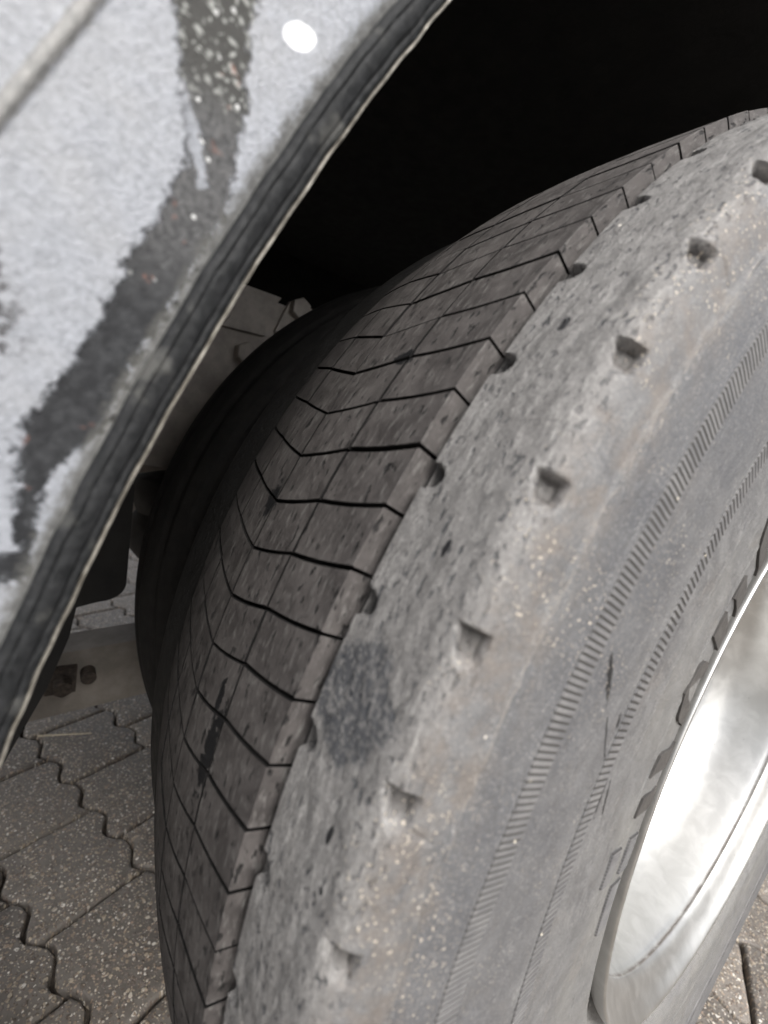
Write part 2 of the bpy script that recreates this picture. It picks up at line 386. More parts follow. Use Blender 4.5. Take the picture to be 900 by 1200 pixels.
# mould line with its ragged little lip
ragg = 1 + .6 * vnoise(ARC * 240, ARC * 0, ARC * 0, 5)
disp += outer * .0012 * np.exp(-((Sg - SM) / .00075) ** 2) * ragg - outer * .0009 * np.exp(-((Sg - SM - .0022) / .0011) ** 2)
# faint step below the shoulder edge and the cracks across it
for idc, sa, sb, wob in ((4.55, .003, .020, .3), (13.1, .006, .017, .1), (16.4, .030, .038, 0), (18.1, .010, .022, .1)):
    c_ = (IDX - idc - wob * vnoise(Sg * 140, Sg * 0, Sg * 0, 7) - (Sg - S0) * 18) * PITCH * .48
    disp -= outer * .0009 * np.exp(-(c_ / .00055) ** 2) * sst(Sg - S0, sa, sa + .002) * (1 - sst(Sg - S0, sb - .002, sb))
# rings moulded beside the ribbed bands and near the bead
for r0, hgt, wd in ((.4375, .0005, .0010), (.4505, .0004, .0007), (.3835, .0004, .0008), (.3945, .0003, .0006), (.355, .0003, .002), (.322, .0005, .0013)):
    disp += (outer & (Rg < .47)) * hgt * np.exp(-((Rg - r0) / wd) ** 2)
disp += (Rg < .46) * outer * .0004 * vnoise(ARC * 18, Rg * 30, ARC * 0, 11)
Xd = Xg + NRM[:, 0][None] * disp; Rd = Rg + NRM[:, 1][None] * disp - bite
V = np.stack([Xd, -Rd * np.cos(PHg), H + Rd * np.sin(PHg)], -1).reshape(-1, 3)
low = V[:, 2] < .0; V[:, 2] = np.where(low, .0005, V[:, 2])
bulge = np.exp(-((PHg.ravel() + math.pi / 2) / .35) ** 2) + np.exp(-((PHg.ravel() - 1.5 * math.pi) / .35) ** 2)
V[:, 0] += np.where(V[:, 0] > XC, 1, -1) * .006 * bulge * np.exp(-((Rg.ravel() - .43) / .05) ** 2)
tyre = big_mesh('tyre', V, grid_faces(len(ph), len(prof), True)[:, ::-1], M_body, wheel, sharp=55, attrs={'pocket': np.maximum(pocket, bite / .0072 * .97).ravel()})

# tread blocks: four rows, chevron cuts, block bodies stand in the groove floor
COLS = [(-.0415, 0.0, .34, 0.0), (-.079, -.0415, .70, .34), (-.117, -.079, .40, .70), (-.158, -.117, .05, .40)]   # x0, x1, cut offset at x0, x1
def block_geo(col, gap_s, gap_x=.0008, ns=3, nx=4):
    x0, x1, o0, o1 = COLS[col]; ax, bx_ = x0 + gap_x, x1 - gap_x
    def shell(inset, drop):
        rows = []
        for i in range(nx + 1):
            u = i / nx; x = (ax + inset * .2) + (bx_ - ax - .4 * inset) * u; uu = (x - x0) / (x1 - x0)
            off = o0 + (o1 - o0) * uu
            
            # the cut sags gently between its ends
            off += (.035 if col in (0, 1) else .02) * math.sin(math.pi * uu) 
            row = []
            for j in range(ns + 1):
                vv = j / ns
                phi = -(off + vv) * PITCH + (-(1 if j == 0 else (-1 if j == ns else 1 - 2 * vv)) * (gap_s / 2 + inset)) / .5
                row.append((x, float(crown(x)) - drop, phi))
            rows.append(row)
        return rows
    V, Fs = [], []
    def addv(p): V.append((p[0], -p[1] * math.cos(p[2]), p[1] * math.sin(p[2]))); return len(V) - 1
    top = [[addv(p) for p in row] for row in shell(.00035, 0)]
    def ring(rows): 
        a = [(i, 0) for i in range(nx + 1)] + [(nx, j) for j in range(1, ns + 1)] + [(i, ns) for i in range(nx - 1, -1, -1)] + [(0, j) for j in range(ns - 1, 0, -1)]
        return [rows[i][j] for i, j in a]
    for i in range(nx):
        for j in range(ns): Fs.append((top[i][j], top[i][j + 1], top[i + 1][j + 1], top[i + 1][j]))
    prev = ring(top)
    for inset, drop in ((0, .0003), (0, .0112)):
        rg = shell(inset, drop); pts = ring(rg)
        if col in (0, 3):            # outer rows slope down to the shoulder groove
            e = nx if col == 0 else 0; sg = 1 if col == 0 else -1
            pos = [(i, 0) for i in range(nx + 1)] + [(nx, j) for j in range(1, ns + 1)] + [(i, ns) for i in range(nx - 1, -1, -1)] + [(0, j) for j in range(ns - 1, 0, -1)]
            q = []
            for (i, j), p in zip(pos, pts):
                if i == e: p = (p[0] + sg * (.0002 if drop < .001 else .0018), p[1], p[2])
                q.append(p)
            pts = q
        cur = [addv(p) for p in pts]
        n = len(cur)
        for k in range(n): Fs.append((prev[k], cur[k], cur[(k + 1) % n], prev[(k + 1) % n]))
        prev = cur
    return V, Fs
M_wall = simple('groove_shade_rubber', (.005, .005, .005), (.012, .011, .011), 160, .9, spec=.15)  # near-black block sides: shade of grooves and sipes put into the colour
def wall_faces(me, col):
    me.materials.append(M_wall)
    for p in me.polygons:
        c = p.center; rad = math.hypot(c.y, c.z); outer_face = abs(p.normal.x) > .5 and ((col == 0 and c.x > -.004) or (col == 3 and c.x < -.154))
        if rad < float(crown(c.x)) - .0001 and not outer_face: p.material_index = 1
first = {}
def place_block(col, idx, as_copy):
    a = PHI0 - idx * PITCH
    if col not in first:
        me_o = mesh('tread_block', *block_geo(col, (.0015, .0013, .0012, .0012)[col]), M_tread, tyre, smooth=True, sharp=25); wall_faces(me_o.data, col)
        first[col] = me_o; o = me_o
    else:
        o = first[col].copy(); link(o); o.parent = tyre
    j = random.uniform(-.00035, .0002) if idx < 60 else 0
    o.location = (random.uniform(-.0002, .0002), -j * math.cos(a), H + j * math.sin(a))
    o.rotation_euler = (-a + random.uniform(-.0006, .0006), random.uniform(-.0005, .0005), random.uniform(-.0005, .0005))
    return o
for idx in range(-9, 33):
    for col in range(4): place_block(col, idx, True)
# the blocks on the far side of the wheel, joined
Vs, Fs = [], []
for idx in range(33, 125 - 9):
    a = -(PHI0 - idx * PITCH); ca, sa = math.cos(a), math.sin(a)
    for col in range(4):
        bv, bf = block_geo(col, .0016, ns=1, nx=1); base = len(Vs)
        for x, y, z in bv: Vs.append((x, y * ca - z * sa, max(.0012, H + y * sa + z * ca)))
        Fs += [tuple(base + k for k in f) for f in bf]
o = mesh('tread_block_ring', Vs, Fs, M_tread, tyre); o['kind'] = 'stuff'

# ribbed bands
def band(name, r0, r1, nteeth, parent, p0=None, p1=None, h=.0003, lift=.0004, duty=.5):
    full = p0 is None
    if full: p0, p1 = 0, 2 * math.pi
    n = nteeth * 4; a = np.linspace(p0, p1, n + 1)[:(-1 if full else None)]
    up = np.array([1, 1, 0, 0] * (n // 4 + 1))[:len(a)].astype(float)
    wob = np.repeat(vnoise(np.arange(len(a) // 4 + 1) * .37, np.zeros(len(a) // 4 + 1), np.zeros(len(a) // 4 + 1), 3), 4)[:len(a)]
    st = a[1] - a[0]; a = a + st * np.choose(np.arange(len(a)) % 4, [0., 1.05, .5, .6]) + wob * .15 * st
    rs = np.array([r0 - .0010, r0 - .0004, r0, (r0 + r1) / 2, r1, r1 + .0006])
    hh = np.array([-1, .02, 1, 1, 1, -1])
    o_ = np.array(OUT); order = np.argsort(o_[:, 1])
    sel = o_[order][:, 1] < .49
    xs = np.interp(rs, o_[order][sel][:, 1], o_[order][sel][:, 0])
    A, Rr = np.meshgrid(a, rs, indexing='ij'); X_ = np.broadcast_to(xs, A.shape).copy()
    U = up[:, None] * np.ones_like(A); Hh = np.broadcast_to(hh, A.shape)
    X_ += lift + np.where(Hh < 0, -.0015, h * (U - .5) * Hh * (1 + .25 * wob[:, None]) + .0001)
    X_ += .0004 * vnoise(A * .48 * 18, Rr * 30, A * 0, 11)
    X_ += .006 * (np.exp(-((A + math.pi / 2) / .35) ** 2) + np.exp(-((A - 1.5 * math.pi) / .35) ** 2)) * np.exp(-((Rr - .43) / .05) ** 2)
    if not full: X_[0] -= .0016; X_[-1] -= .0016
    Vv = np.stack([X_, -Rr * np.cos(A), H + Rr * np.sin(A)], -1).reshape(-1, 3)
    g = (1 - U) * (Hh > .5)
    ob = big_mesh(name, Vv, grid_faces(len(a), len(rs), full)[:, ::-1], M_band, parent, sharp=30, attrs={'groove': g.ravel()})
    return ob
band('ribbed_band', .4388, .4490, 1080, tyre)
band('ribbed_band', .3820, .3922, 800, tyre)
R = math.radians
band('ribbed_patch', .3235, .3335, 11, tyre, R(3.6), R(7.2), lift=.0009)
band('ribbed_patch', .304, .314, 12, tyre, R(3.6), R(7.6), lift=.0009)
band('ribbed_patch', .306, .3165, 17, tyre, R(-3.2), R(2.6), lift=.0009)

# raised letters, cut off by the rim edge: outlines in (radius, angle)
LET = [[(.326, 39.6), (.3209, 38.5), (.3138, 37.5), (.3104, 37.3), (.3034, 37.1), (.2988, 36.6), (.2989, 38.5), (.311, 39.8)],
       [(.3098, 34.6), (.3112, 34.0), (.3125, 31.7), (.3069, 32.1), (.2967, 31.5), (.299, 34.0)],
       [(.3106, 30.4), (.3127, 27.6), (.2974, 27.4), (.2978, 29.6)],
       [(.3041, 25.7), (.3114, 24.7), (.3155, 21.8), (.309, 19.7), (.3023, 18.9), (.3016, 20.8), (.3125, 22.4), (.3059, 23.3), (.3029, 24.8)],
       [(.2973, 17.2), (.3099, 15.9), (.3129, 13.7), (.3005, 14.5), (.2941, 15.8)],
       [(.3001, 12.5), (.3095, 11.7), (.3115, 9.8), (.296, 10.5)],
       [(.3101, 44.2), (.3127, 41.6), (.2974, 41.4), (.2978, 43.6)]]
for L in LET:
    bm = bmesh.new(); poly = []
    o_ = np.array(OUT); o_ = o_[np.argsort(o_[:, 1])]; tops, lows = [], []
    for (ra_, da_), (rb_, db_) in zip(L, L[1:] + L[:1]):
        for k in range(4):
            r_ = ra_ + (rb_ - ra_) * k / 4; d_ = R(da_ + (db_ - da_) * k / 4); r_ = r_ + (.0085 if r_ > .305 else .002); xs_ = float(np.interp(r_, o_[:, 1], o_[:, 0]))
            tops.append(bm.verts.new((xs_ + .0012, -r_ * math.cos(d_), H + r_ * math.sin(d_)))); lows.append(bm.verts.new((xs_ - .002, -r_ * math.cos(d_), H + r_ * math.sin(d_))))
    bm.faces.new(tops); n_l = len(tops)
    for k in range(n_l): bm.faces.new((tops[k], tops[(k + 1) % n_l], lows[(k + 1) % n_l], lows[k]))
    bmesh.ops.triangulate(bm, faces=[f for f in bm.faces if len(f.verts) > 4])
    bm_obj('raised_letter', bm, M_letter, tyre)

# rim
RIM = [(.034, .260), (.0400, .2660), (.0440, .2685), (.0490, .2698), (.0522, .2702), (.0537, .2696), (.0539, .2680), (.0528, .2655),
       (.0450, .2580), (.0380, .2478), (.0352, .2450), (.0335, .2438), (.0318, .2442), (.0290, .2438), (.0262, .2428), (.018, .2415), (.002, .2395), (-.014, .2375), (-.028, .2340),
       (-.040, .2270), (-.052, .2200), (-.080, .2160), (-.105, .2130), (-.118, .2060), (-.122, .190), (-.118, .165), (-.108, .140), (-.100, .120), (-.098, .090), (-.098, .05), (-.098, .0)]
rp = np.array(chaikin(RIM, 2)); na = 360
A = np.linspace(0, 2 * math.pi, na, endpoint=False)
Ag, Rr = np.meshgrid(A, rp[:, 1], indexing='ij'); Xr = np.broadcast_to(rp[:, 0], Ag.shape)
lip = np.broadcast_to(np.exp(-((rp[:, 0] - .0318) / .0016) ** 2) * (rp[:, 1] > .24), Ag.shape)
big_mesh('rim', np.stack([Xr, -Rr * np.cos(Ag), H + Rr * np.sin(Ag)], -1).reshape(-1, 3), grid_faces(na, len(rp), True)[:, ::-1], M_alu, wheel, sharp=60, attrs={'lip': lip.ravel()})

# ------------------------------------------------------------------ inner wheel of the pair
iw = thing('truck_wheel', 'inner dual truck wheel in deep shade behind the tread of the outer wheel', 'wheel')
ip = chaikin([(-.335, .27), (-.323, .31), (-.317, .35), (-.325, .385), (-.348, .420), (-.375, .445), (-.405, .459), (-.435, .462), (-.46, .455), (-.485, .437), (-.505, .41), (-.51, .36), (-.505, .31), (-.50, .27)], 3)
ip = np.array(ip)
A = np.linspace(0, 2 * math.pi, 720, endpoint=False)
Ag, Rr = np.meshgrid(A, ip[:, 1], indexing='ij'); Xi = np.broadcast_to(ip[:, 0], Ag.shape).copy()
for x0 in (-.345, -.362, -.388, -.42, -.45):
    Rr = Rr - .004 * np.exp(-((Xi - x0) / .0022) ** 2)
Vi = np.stack([Xi, -Rr * np.cos(Ag), H + Rr * np.sin(Ag)], -1).reshape(-1, 3); Vi[:, 2] = np.maximum(Vi[:, 2], .0008)
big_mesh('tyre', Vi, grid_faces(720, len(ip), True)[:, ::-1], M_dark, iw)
bm = bmesh.new(); cyl(bm, (-.34, 0, H), (-.50, 0, H), .272, 64); bm_obj('rim', bm, M_steel2, iw, .004, smooth=True)

# ------------------------------------------------------------------ wheel arch panel
arch = thing('wheel_arch_panel', 'scuffed grey painted wheel arch panel with black rubber edge trim, at upper left', 'wheel arch')
XP = -.020
KN = [(10.862, .5747), (13.07, .57222), (16.25, .57070), (18.476, .56893), (21.351, .56937), (24.212, .5718), (28.349, .5745), (34.235, .58035), (38.557, .58287)]
kphi = np.array([-75, -40, -10, 4] + [k[0] for k in KN] + [50, 65, 80, 95, 110, 130, 150, 180, 215, 250.])
krad = np.array([.70, .62, .585, .5775] + [k[1] for k in KN] + [.602, .640, .668, .680, .675, .66, .65, .64, .66, .72])
pa = np.radians(np.concatenate([np.arange(-75, 5, 1.0), np.arange(5, 45, .06), np.arange(45, 250, 1.5)]))
ra = np.interp(np.degrees(pa), kphi, krad)
pf = np.polyfit(kphi[3:14], krad[3:14], 4); zone = (np.degrees(pa) > 4) & (np.degrees(pa) < 44)
ra[zone] = np.polyval(pf, np.degrees(pa[zone]))
for _ in range(60): ra[1:-1] = .5 * ra[1:-1] + .25 * (ra[2:] + ra[:-2])
ra = ra + .0002 * vnoise(pa * 60, pa * 0, pa * 0, 21)
def sweep(name, prof_, mat, parent, extra=None, wob=0, sharp=45, attrs=None):
    """profile (distance outwards from the arch edge, x) swept along the arch"""
    pr = np.array(prof_); Pg, Dg = np.meshgrid(pa, pr[:, 0], indexing='ij'); Xq = np.broadcast_to(pr[:, 1], Pg.shape).copy()
    Rq = ra[:, None] + Dg
    if wob:
        Xq += wob * vnoise(Pg * 190, Dg * 900, Pg * 0, 33); Rq += wob * vnoise(Pg * 70, Dg * 100, Pg * 0, 34)
    Y_ = -Rq * np.cos(Pg); Z_ = H + Rq * np.sin(Pg)
    if extra is not None: Xq += extra(Y_, Z_)
    a_ = attrs(Y_, Z_) if attrs else {}
    return big_mesh(name, np.stack([Xq, Y_, Z_], -1).reshape(-1, 3), grid_faces(len(pa), len(pr)), mat, parent, sharp=sharp, attrs={k: v.ravel() for k, v in a_.items()})

def seg_d(Y_, Z_, p, q):
    p, q = np.array(p), np.array(q); d = q - p; t = np.clip(((Y_ - p[0]) * d[0] + (Z_ - p[1]) * d[1]) / (d @ d), 0, 1)
    return np.hypot(Y_ - p[0] - t * d[0], Z_ - p[1] - t * d[1])
def poly_sd(Y_, Z_, poly):
    """signed distance (negative inside)"""
    d = np.full(Y_.shape, 9.0); ins = np.zeros(Y_.shape, bool); n = len(poly)
    for i in range(n):
        a, b = poly[i], poly[(i + 1) % n]; d = np.minimum(d, seg_d(Y_, Z_, a, b))
        if a[1] != b[1]:
            c = ((a[1] > Z_) != (b[1] > Z_)) & (Y_ < (b[0] - a[0]) * (Z_ - a[1]) / (b[1] - a[1]) + a[0]); ins ^= c
    return np.where(ins, -d, d)
DARK = [(-.5381, .7863), (-.534, .7677), (-.5391, .7495), (-.5456, .7369), (-.5498, .7214), (-.5589, .7006), (-.5646, .6914), (-.5646, .6789), (-.5633, .6583), (-.5698, .6583), (-.5795, .65), (-.5695, .6506), (-.5595, .6501), (-.5595, .6662), (-.5592, .6773), (-.5535, .6845), (-.5458, .6945), (-.5413, .711), (-.5346, .726), (-.5279, .7435), (-.5227, .7564), (-.5211, .77), (-.5214, .7962), (-.522, .8149), (-.5217, .86), (-.54, .86), (-.5417, .8016)]
STREAK = [(-.5363, .7827), (-.5315, .7729), (-.5279, .7616), (-.5304, .7604), (-.5344, .7714), (-.5373, .7822)]
LEFT = [(-.5739, .7315), (-.5689, .73), (-.5671, .7217), (-.5655, .7109), (-.5686, .7044), (-.5729, .7033)]
def ridge_d(Y_, Z_): return seg_d(Y_, Z_, (-.5390, .8247), (-.5820, .7344))
def oval_d(Y_, Z_):
    u = 4736 * (Y_ + .5089) + 620 * (Z_ - .8093); v = 2922 * (Y_ + .5089) - 4937 * (Z_ - .8093)
    c, s_ = math.cos(.45), math.sin(.45); return np.hypot((u * c + v * s_) / 25, (v * c - u * s_) / 17)
def panel_attrs(Y_, Z_):
    return {'dark': poly_sd(Y_, Z_, DARK), 'streak': poly_sd(Y_, Z_, STREAK), 'speck': poly_sd(Y_, Z_, LEFT), 'ridge': ridge_d(Y_, Z_),
            'oval': oval_d(Y_, Z_), 'edge': np.hypot(Y_, Z_ - H) - np.interp(np.arctan2(Z_ - H, -Y_), pa, ra)}
def panel_extra(Y_, Z_):
    d = ridge_d(Y_, Z_); return .0016 * np.exp(-(d / .0016) ** 4)

def panel_mat():
    s = N('scuffed_grey_paint'); g = s.n('NewGeometry'); p = g.outputs['Position']
    A_ = lambda n: s.n('Attribute', attribute_name=n).outputs['Fac']
    n1 = s.noise(p, 260, 4, .6); n2 = s.noise(p, 620, 3, .65); n3 = s.noise(p, 1150, 2, .6); big = s.noise(p, 40, 3)
    white = s.mix(s.ramp(n2, .3, .68), (.175, .187, .208), (.255, .27, .30))
    white = s.mix(s.ramp(n3, .62, .75, 0, .35), white, (.14, .145, .155)); white = s.mix(s.ramp(big, .4, .7, 0, .25), white, (.26, .26, .26))
    blk = s.mix(s.ramp(n1, .35, .7), (.013, .014, .016), (.032, .034, .037))
    sp = s.n('SeparateXYZ'); s.l(p, sp.inputs[0])
    up = s.ramp(sp.outputs[2], .722, .758)              # the scuff is abraded to mid grey higher up
    grey = s.mix(s.ramp(n2, .3, .7), (.036, .037, .039), (.095, .096, .098))
    blk = s.mix(up, blk, grey)
    top = s.ramp(sp.outputs[2], .775, .79)              # and breaks up into pebbly spots near the top
    wq = s.n('VectorMath', operation='ADD'); s.l(p, wq.inputs[0]); nq = s.n('TexNoise'); s.l(p, nq.inputs['Vector']); nq.inputs['Scale'].default_value = 260; sq = s.n('VectorMath', operation='SCALE'); s.l(nq.outputs['Color'], sq.inputs[0]); sq.inputs['Scale'].default_value = .005; s.l(sq.outputs[0], wq.inputs[1])
    v = s.voro(wq.outputs[0], 470); spots = s.math('MULTIPLY', s.ramp(v.outputs['Distance'], s.ramp(v.outputs['Color'], 0, 1, .2, .75, False), .15), s.ramp(v.outputs['Color'], .2, .3))
    v2 = s.voro(p, 520); few = s.math('MULTIPLY', s.ramp(v2.outputs['Distance'], .38, .28), s.ramp(v2.outputs['Color'], .80, .84))
    blk = s.mix(s.math('MULTIPLY', top, spots), s.mix(top, blk, (.040, .040, .038)), (.26, .27, .26))
    blk = s.mix(s.math('MULTIPLY', few, up), blk, (.45, .46, .46))
    wn = s.math('MULTIPLY', s.math('SUBTRACT', n1, .5), .0085); wn = s.math('ADD', wn, s.math('MULTIPLY', s.math('SUBTRACT', n2, .5), .004))
    md = s.ramp(s.math('ADD', A_('dark'), wn), -.0013, .0011, 1, 0)
    ms = s.ramp(s.math('ADD', A_('streak'), s.math('MULTIPLY', wn, .5)), -.0005, .0005, 1, 0)
    ml = s.math('MULTIPLY', s.ramp(s.math('ADD', A_('speck'), wn), -.002, .004, 1, 0), s.ramp(n1, .48, .56))
    col = s.mix(md, white, blk); col = s.mix(ml, col, (.045, .045, .05)); col = s.mix(ms, col, white)
    red = s.math('MULTIPLY', s.ramp(s.noise(p, 130, 3), .64, .72), md); col = s.mix(s.math('MULTIPLY', red, .5), col, (.22, .09, .06))
    rd = s.math('ADD', A_('ridge'), s.math('MULTIPLY', wn, .25))
    col = s.mix(s.ramp(rd, .0014, .0022, .85, 0), col, s.mix(s.ramp(n1, .3, .7), (.16, .16, .155), (.27, .265, .255)))
    # greasy grime where the panel meets its trim
    ed = s.math('ADD', A_('edge'), s.math('MULTIPLY', wn, .9))
    col = s.mix(s.ramp(ed, .0165, .0125, 0, .85), col, s.mix(s.ramp(n1, .3, .7), (.09, .09, .085), (.18, .18, .17)))
    col = s.mix(s.ramp(s.math('ADD', A_('oval'), s.math('MULTIPLY', wn, 40)), .9, 1.1, 1, 0), col, (.70, .72, .76))
    h = s.math('ADD', s.math('MULTIPLY', n2, .7), s.math('MULTIPLY', n3, .4))
    nrm = s.bump(s.math('ADD', h, s.math('MULTIPLY', md, -.8)), .0007, .9)
    return s.fin(col, s.ramp(md, 0, 1, .55, .68), nrm, spec=s.ramp(md, 0, 1, .5, .25))
M_panel = panel_mat()
dd = np.concatenate([np.linspace(.0105, .085, 150), np.linspace(.09, .34, 10)])
prof_panel = [(d, XP + .0015 - .0022 * math.exp(-((d - .0105) / .003) ** 2)) for d in dd]
sweep('painted_panel', prof_panel, M_panel, arch, panel_extra, attrs=panel_attrs)
M_trim = simple('black_rubber_trim', (.018, .019, .021), (.060, .062, .064), 330, .45, bump=.0004)
def trim_mat():
    s = N('black_rubber_trim'); g = s.n('NewGeometry'); p = g.outputs['Position']
    n = s.noise(p, 300, 5, .7); n2 = s.noise(p, 55, 4, .6)
    c = s.mix(s.ramp(n, .35, .7), (.009, .010, .011), (.024, .025, .027))
    c = s.mix(s.ramp(n2, .55, .70, 0, .6), c, (.10, .10, .095))
    return s.fin(c, s.ramp(n2, .3, .7, .62, .8), s.bump(n, .0005, .8), spec=.25)
M_trim = trim_mat()
sweep('rubber_trim', [(.0118, XP - .002), (.0116, XP + .0010), (.0106, XP + .0022), (.0094, XP + .0026), (.0084, XP + .0019), (.0076, XP + .0022), (.0064, XP + .0019), (.0048, XP + .0012), (.0040, XP + .0006), (.0036, XP - .0003), (.0031, XP - .0001), (.0024, XP - .0002), (.0013, XP - .0011), (.0009, XP - .0036), (.0009, XP - .014)], M_trim, arch, wob=.00022)
M_edge = simple('bare_metal_edge', (.13, .12, .10), (.28, .27, .24), 220, .45, .2, bump=.0004)
sweep('metal_edge', [(.0014, XP - .0030), (.0008, XP - .0010), (.0003, XP - .0010), (.0000, XP - .0016), (-.0001, XP - .0030), (.0004, XP - .0060), (.0010, XP - .010), (.0016, XP - .0102)], M_edge, arch, wob=.0002)
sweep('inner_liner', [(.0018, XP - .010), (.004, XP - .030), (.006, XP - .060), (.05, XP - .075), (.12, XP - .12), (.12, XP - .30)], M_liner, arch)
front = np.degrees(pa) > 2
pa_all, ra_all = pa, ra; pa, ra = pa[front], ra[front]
sweep('inner_liner', [(.1205, XP - .28), (.125, XP - .60), (.13, XP - 1.1)], M_liner, arch)  # liner carried on inboard, added to block sky light from the front
pa, ra = pa_all, ra_all

# ------------------------------------------------------------------ trailer body overhead
body = thing('trailer_body', 'dark underside of the trailer body hanging over the wheels', 'trailer')
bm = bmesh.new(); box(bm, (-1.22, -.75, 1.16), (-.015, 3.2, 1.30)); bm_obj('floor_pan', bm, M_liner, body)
bm = bmesh.new(); box(bm, (-.145, -.75, 1.303), (.0, 3.2, 1.75)); box(bm, (-1.22, -.75, 1.303), (-1.12, 3.2, 1.75)); bm_obj('side_panel', bm, M_panel, body)
bm = bmesh.new(); box(bm, (-1.25, -1.6, .90), (-1.223, 3.2, 1.30)); bm_obj('sky_blocker', bm, M_liner, body)  # added dark sheet that shuts out the bright sky strip above the rail

chs = thing('chassis_rail', 'dusty grey steel chassis rail and bolted hanger bracket glimpsed between arch edge and inner tyre', 'chassis rail')
bm = bmesh.new(); box(bm, (-.80, -3.0, .840), (-.7205, 3.0, .905)); bm_obj('rail', bm, M_steel, chs, .004)
bm = bmesh.new(); prism_x(bm, [(-.62, .600), (-.37, .585), (-.345, .640), (-.20, .785), (-.05, .80), (-.05, .900), (-.62, .900)], -.72, -.700); bm_obj('hanger_bracket', bm, M_steel, chs, .003)
bm = bmesh.new(); prism_x(bm, [(-.62, .822), (-.255, .838), (-.257, .872), (-.235, .908), (-.62, .908)], -.6995, -.690); bm_obj('gusset', bm, M_steel, chs, .003)
bm = bmesh.new(); prism_x(bm, [(-.238, .850), (-.02, .862), (-.02, .908), (-.218, .908)], -.6995, -.692); bm_obj('gusset', bm, M_steel, chs, .003)
for (y, z) in ((-.335, .858), (-.285, .800), (-.20, .90)):
    bm = bmesh.new(); cyl(bm, (-.6995, y, z), (-.676, y, z), .019, 6); bm_obj('bolt_head', bm, M_steel, chs, .002)

beam = thing('axle_beam', 'dirty steel crossbeam with a square rusty bolt, low behind the wheel above the paving', 'beam')
bm = bmesh.new(); prism_x(bm, [(-1.3, .145), (.3, .30), (.3, .398), (-1.3, .243)], -.66, -.60); o = bm_obj('beam', bm, M_steel2, beam, .006, 3)
bm = bmesh.new(); box(bm, (-.5998, -.534, .262), (-.588, -.497, .300)); bm_obj('bolt_plate', bm, M_rust, beam, .002)
bm = bmesh.new(); cyl(bm, (-.588, -.514, .281), (-.565, -.514, .281), .0125, 6); bm_obj('bolt_head', bm, M_rust, beam, .0015)
bm = bmesh.new(); cyl(bm, (-.5995, -.483, .286), (-.578, -.483, .286), .010, 16); bm_obj('bolt_head', bm, M_rust, beam, .001)

flap = thing('mudguard', 'black mudguard edge with a rounded lower corner hanging behind the arch panel', 'mudguard')
pts = [(-.80, .80), (-.50, .66), (-.463, .600), (-.461, .462)]
for k in range(7):
    a = math.radians(90 * k / 6); pts.append((-.489 + .028 * math.cos(a), .462 - .022 * math.sin(a)))
pts += [(-.512, .434), (-.517, .395), (-.535, .33), (-.575, .23), (-.80, .23)]
bm = bmesh.new(); prism_x(bm, pts, -.52, -.495); bm_obj('flap', bm, M_black, flap, .004, 3)
bm = bmesh.new(); box(bm, (-.56, -.86, .70), (-.48, -.70, .83)); bm_obj('mounting_bar', bm, M_black, flap, .004)

spring = thing('air_spring', 'black air suspension bellows half hidden behind the inner tyre', 'air spring')
bm = bmesh.new()
sp_prof = [(.03, .44), (.050, .445), (.062, .46), (.066, .485), (.062, .51), (.056, .52), (.062, .535), (.066, .555), (.060, .575), (.03, .585)]
cx, cy = -.66, -.375
rings = [[bm.verts.new((cx + r * math.cos(t * math.tau / 40), cy + r * math.sin(t * math.tau / 40), z)) for t in range(40)] for r, z in sp_prof]
for a, b in zip(rings[:-1], rings[1:]):
    for t in range(40): bm.faces.new((a[t], a[(t + 1) % 40], b[(t + 1) % 40], b[t]))
bm.faces.new(rings[0][::-1]); bm.faces.new(rings[-1]); bm_obj('bellows', bm, M_black, spring, smooth=True)

cross = thing('cross_member', 'brown grimy crossmember in the shade far under the trailer', 'crossmember')
bm = bmesh.new(); box(bm, (-1.25, -2.6, .318), (-1.15, 2.6, .56)); bm_obj('member', bm, M_steel2, cross, .006)
bm = bmesh.new(); box(bm, (-1.24, -.9, .56), (-1.16, -.8, 1.16)); bm_obj('bracket', bm, M_steel2, cross, .006)

# ------------------------------------------------------------------ ground
bm = bmesh.new(); n = 60
V = []; Fs = []
g_ = bpy.data.meshes.new('ground'); g_.from_pydata([(-150, -150, -.016), (150, -150, -.016), (150, 150, -.016), (-150, 150, -.016)], [], [(0, 1, 2, 3)])
g_.materials.append(M_soil); ground = link(bpy.data.objects.new('ground', g_)); ground['kind'] = 'structure'
bm.free()
pav = bpy.data.objects.new('pavement', None); C.objects.link(pav); pav['kind'] = 'structure'
UD = Vector((math.cos(R(21)), math.sin(R(21)))); ND = Vector((-UD.y, UD.x))
LP, WP = .161, .140
U0, N0 = -.766, -.190
def zig(u):
    t = ((u - U0) / (LP / 2)) % 1.0
    pts_ = [(0, .001), (.10, .008), (.32, .0100), (.46, .005), (.60, -.005), (.76, -.0095), (.92, -.007), (1.0, .001)]
    return float(np.interp(t, [p[0] for p in pts_], [p[1] for p in pts_]))
def paver_outline(seed, q=1.0):
    r_ = random.Random(seed)
    g = .0027; us = [g + (LP - 2 * g) * k / 12 for k in range(13)]
    jit = lambda: r_.uniform(-.0017, .0013)
    a = [(u, zig(U0 + u) + g + jit()) for u in us]
    e1 = [(LP - g + jit(), zig(U0 + LP) + g + (WP - 2 * g) * k / 5) for k in range(1, 5)]
    b = [(u, WP + zig(U0 + u) - g + jit()) for u in us[::-1]]
    e2 = [(g + jit(), zig(U0) + g + (WP - 2 * g) * k / 5) for k in range(4, 0, -1)]
    return a + e1 + b + e2
paver_meshes = []
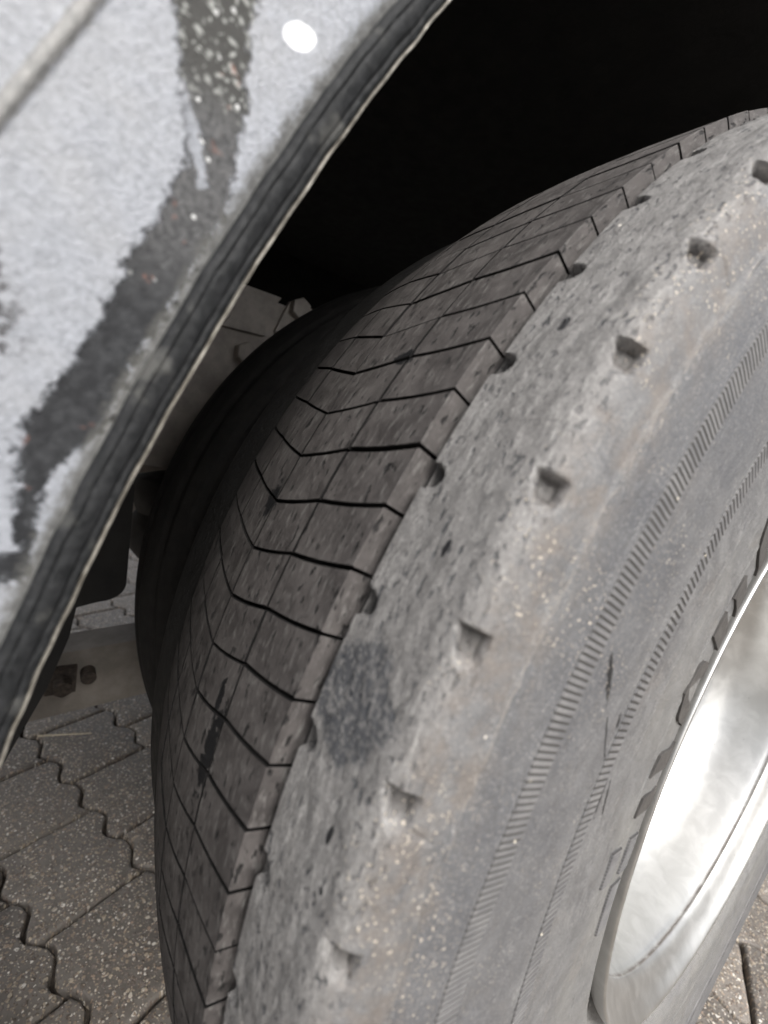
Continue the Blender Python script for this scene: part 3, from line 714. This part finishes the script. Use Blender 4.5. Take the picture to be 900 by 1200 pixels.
for v in range(6):
    bm = bmesh.new(); ol = paver_outline(v); cu, cn = LP / 2, WP / 2
    def ring(s_, z, jz=0): return [bm.verts.new((cu + (u - cu) * s_ - cu, cn + (n_2 - cn) * s_ - cn, z)) for u, n_2 in ol]
    r0 = ring(1, -.05); r1 = ring(1, -.0042); r2 = ring(.975, -.0008); r3 = ring(.93, 0)
    for a, b in ((r0, r1), (r1, r2), (r2, r3)):
        for k in range(len(a)): bm.faces.new((a[k], a[(k + 1) % len(a)], b[(k + 1) % len(a)], b[k]))
    bm.faces.new(r3)
    bmesh.ops.recalc_face_normals(bm, faces=bm.faces)
    me = bpy.data.meshes.new('paver'); bm.to_mesh(me); bm.free(); me.materials.append(M_pave)
    me.polygons.foreach_set('use_smooth', [True] * len(me.polygons)); me.set_sharp_from_angle(angle=math.radians(50)); paver_meshes.append(me)
spots = []
for jn in range(-45, 46):
    for iu in range(-45, 46):
        u = U0 + LP * iu + (LP / 2 if jn % 2 == 0 else 0) + LP / 2; nn = N0 + WP * jn + WP / 2
        P = UD * u + ND * nn
        if not (-4.2 < P.x < 2.6 and -3 < P.y < 3.2): continue
        rel = Vector((P.x, P.y, 0)) - CAM; dep = rel.dot(F_)
        sx, sy = rel.dot(R_) / max(dep, .01), rel.dot(D_) / max(dep, .01)
        inview = dep > .1 and abs(sx) < 1.05 and abs(sy) < 1.35
        # seen past the wheel: to its left, or at the lower right
        d = rel.length + (0 if inview else 1.6)
        hid = inview and -.45 < sx < .68
        if hid: d += .9
        spots.append((d, P, jn, iu))
spots.sort(key=lambda t: t[0])
Vs, Fs = [], []
for k, (d, P, jn, iu) in enumerate(spots):
    vi = (jn * 7 + iu * 3) % 6; zz = random.uniform(-.0022, 0); rot = R(21) + random.uniform(-.006, .006); tx, ty = random.uniform(-.010, .010), random.uniform(-.010, .010)
    if abs(P.x - XC) < .2 and abs(P.y) < .2 or abs(P.x + .44) < .2 and abs(P.y) < .2: zz = -.003; tx = ty = 0
    if k < 290:
        o = bpy.data.objects.new('paver', paver_meshes[vi]); o.location = (P.x, P.y, zz); o.rotation_euler = (tx, ty, rot); link(o, pav)
    else:
        M = Matrix.Translation((P.x, P.y, zz)) @ Matrix.Rotation(rot, 4, 'Z'); base = len(Vs)
        me = paver_meshes[vi]
        Vs += [tuple(M @ v.co) for v in me.vertices]; Fs += [tuple(base + i for i in p.vertices) for p in me.polygons]
o = mesh('outer_pavers', Vs, Fs, M_pave, pav); o['kind'] = 'stuff'
bm = bmesh.new(); cyl(bm, (-.868, -.529, .0032), (-.842, -.456, .0065), .0017, 7, .0013); cyl(bm, (-.842, -.456, .0065), (-.838, -.440, .0060), .0013, 7, .0008)
o = bm_obj('straw', bm, M_straw, None); o['label'] = 'pale straw stalk lying on the paving near the crossbeam'; o['category'] = 'straw'
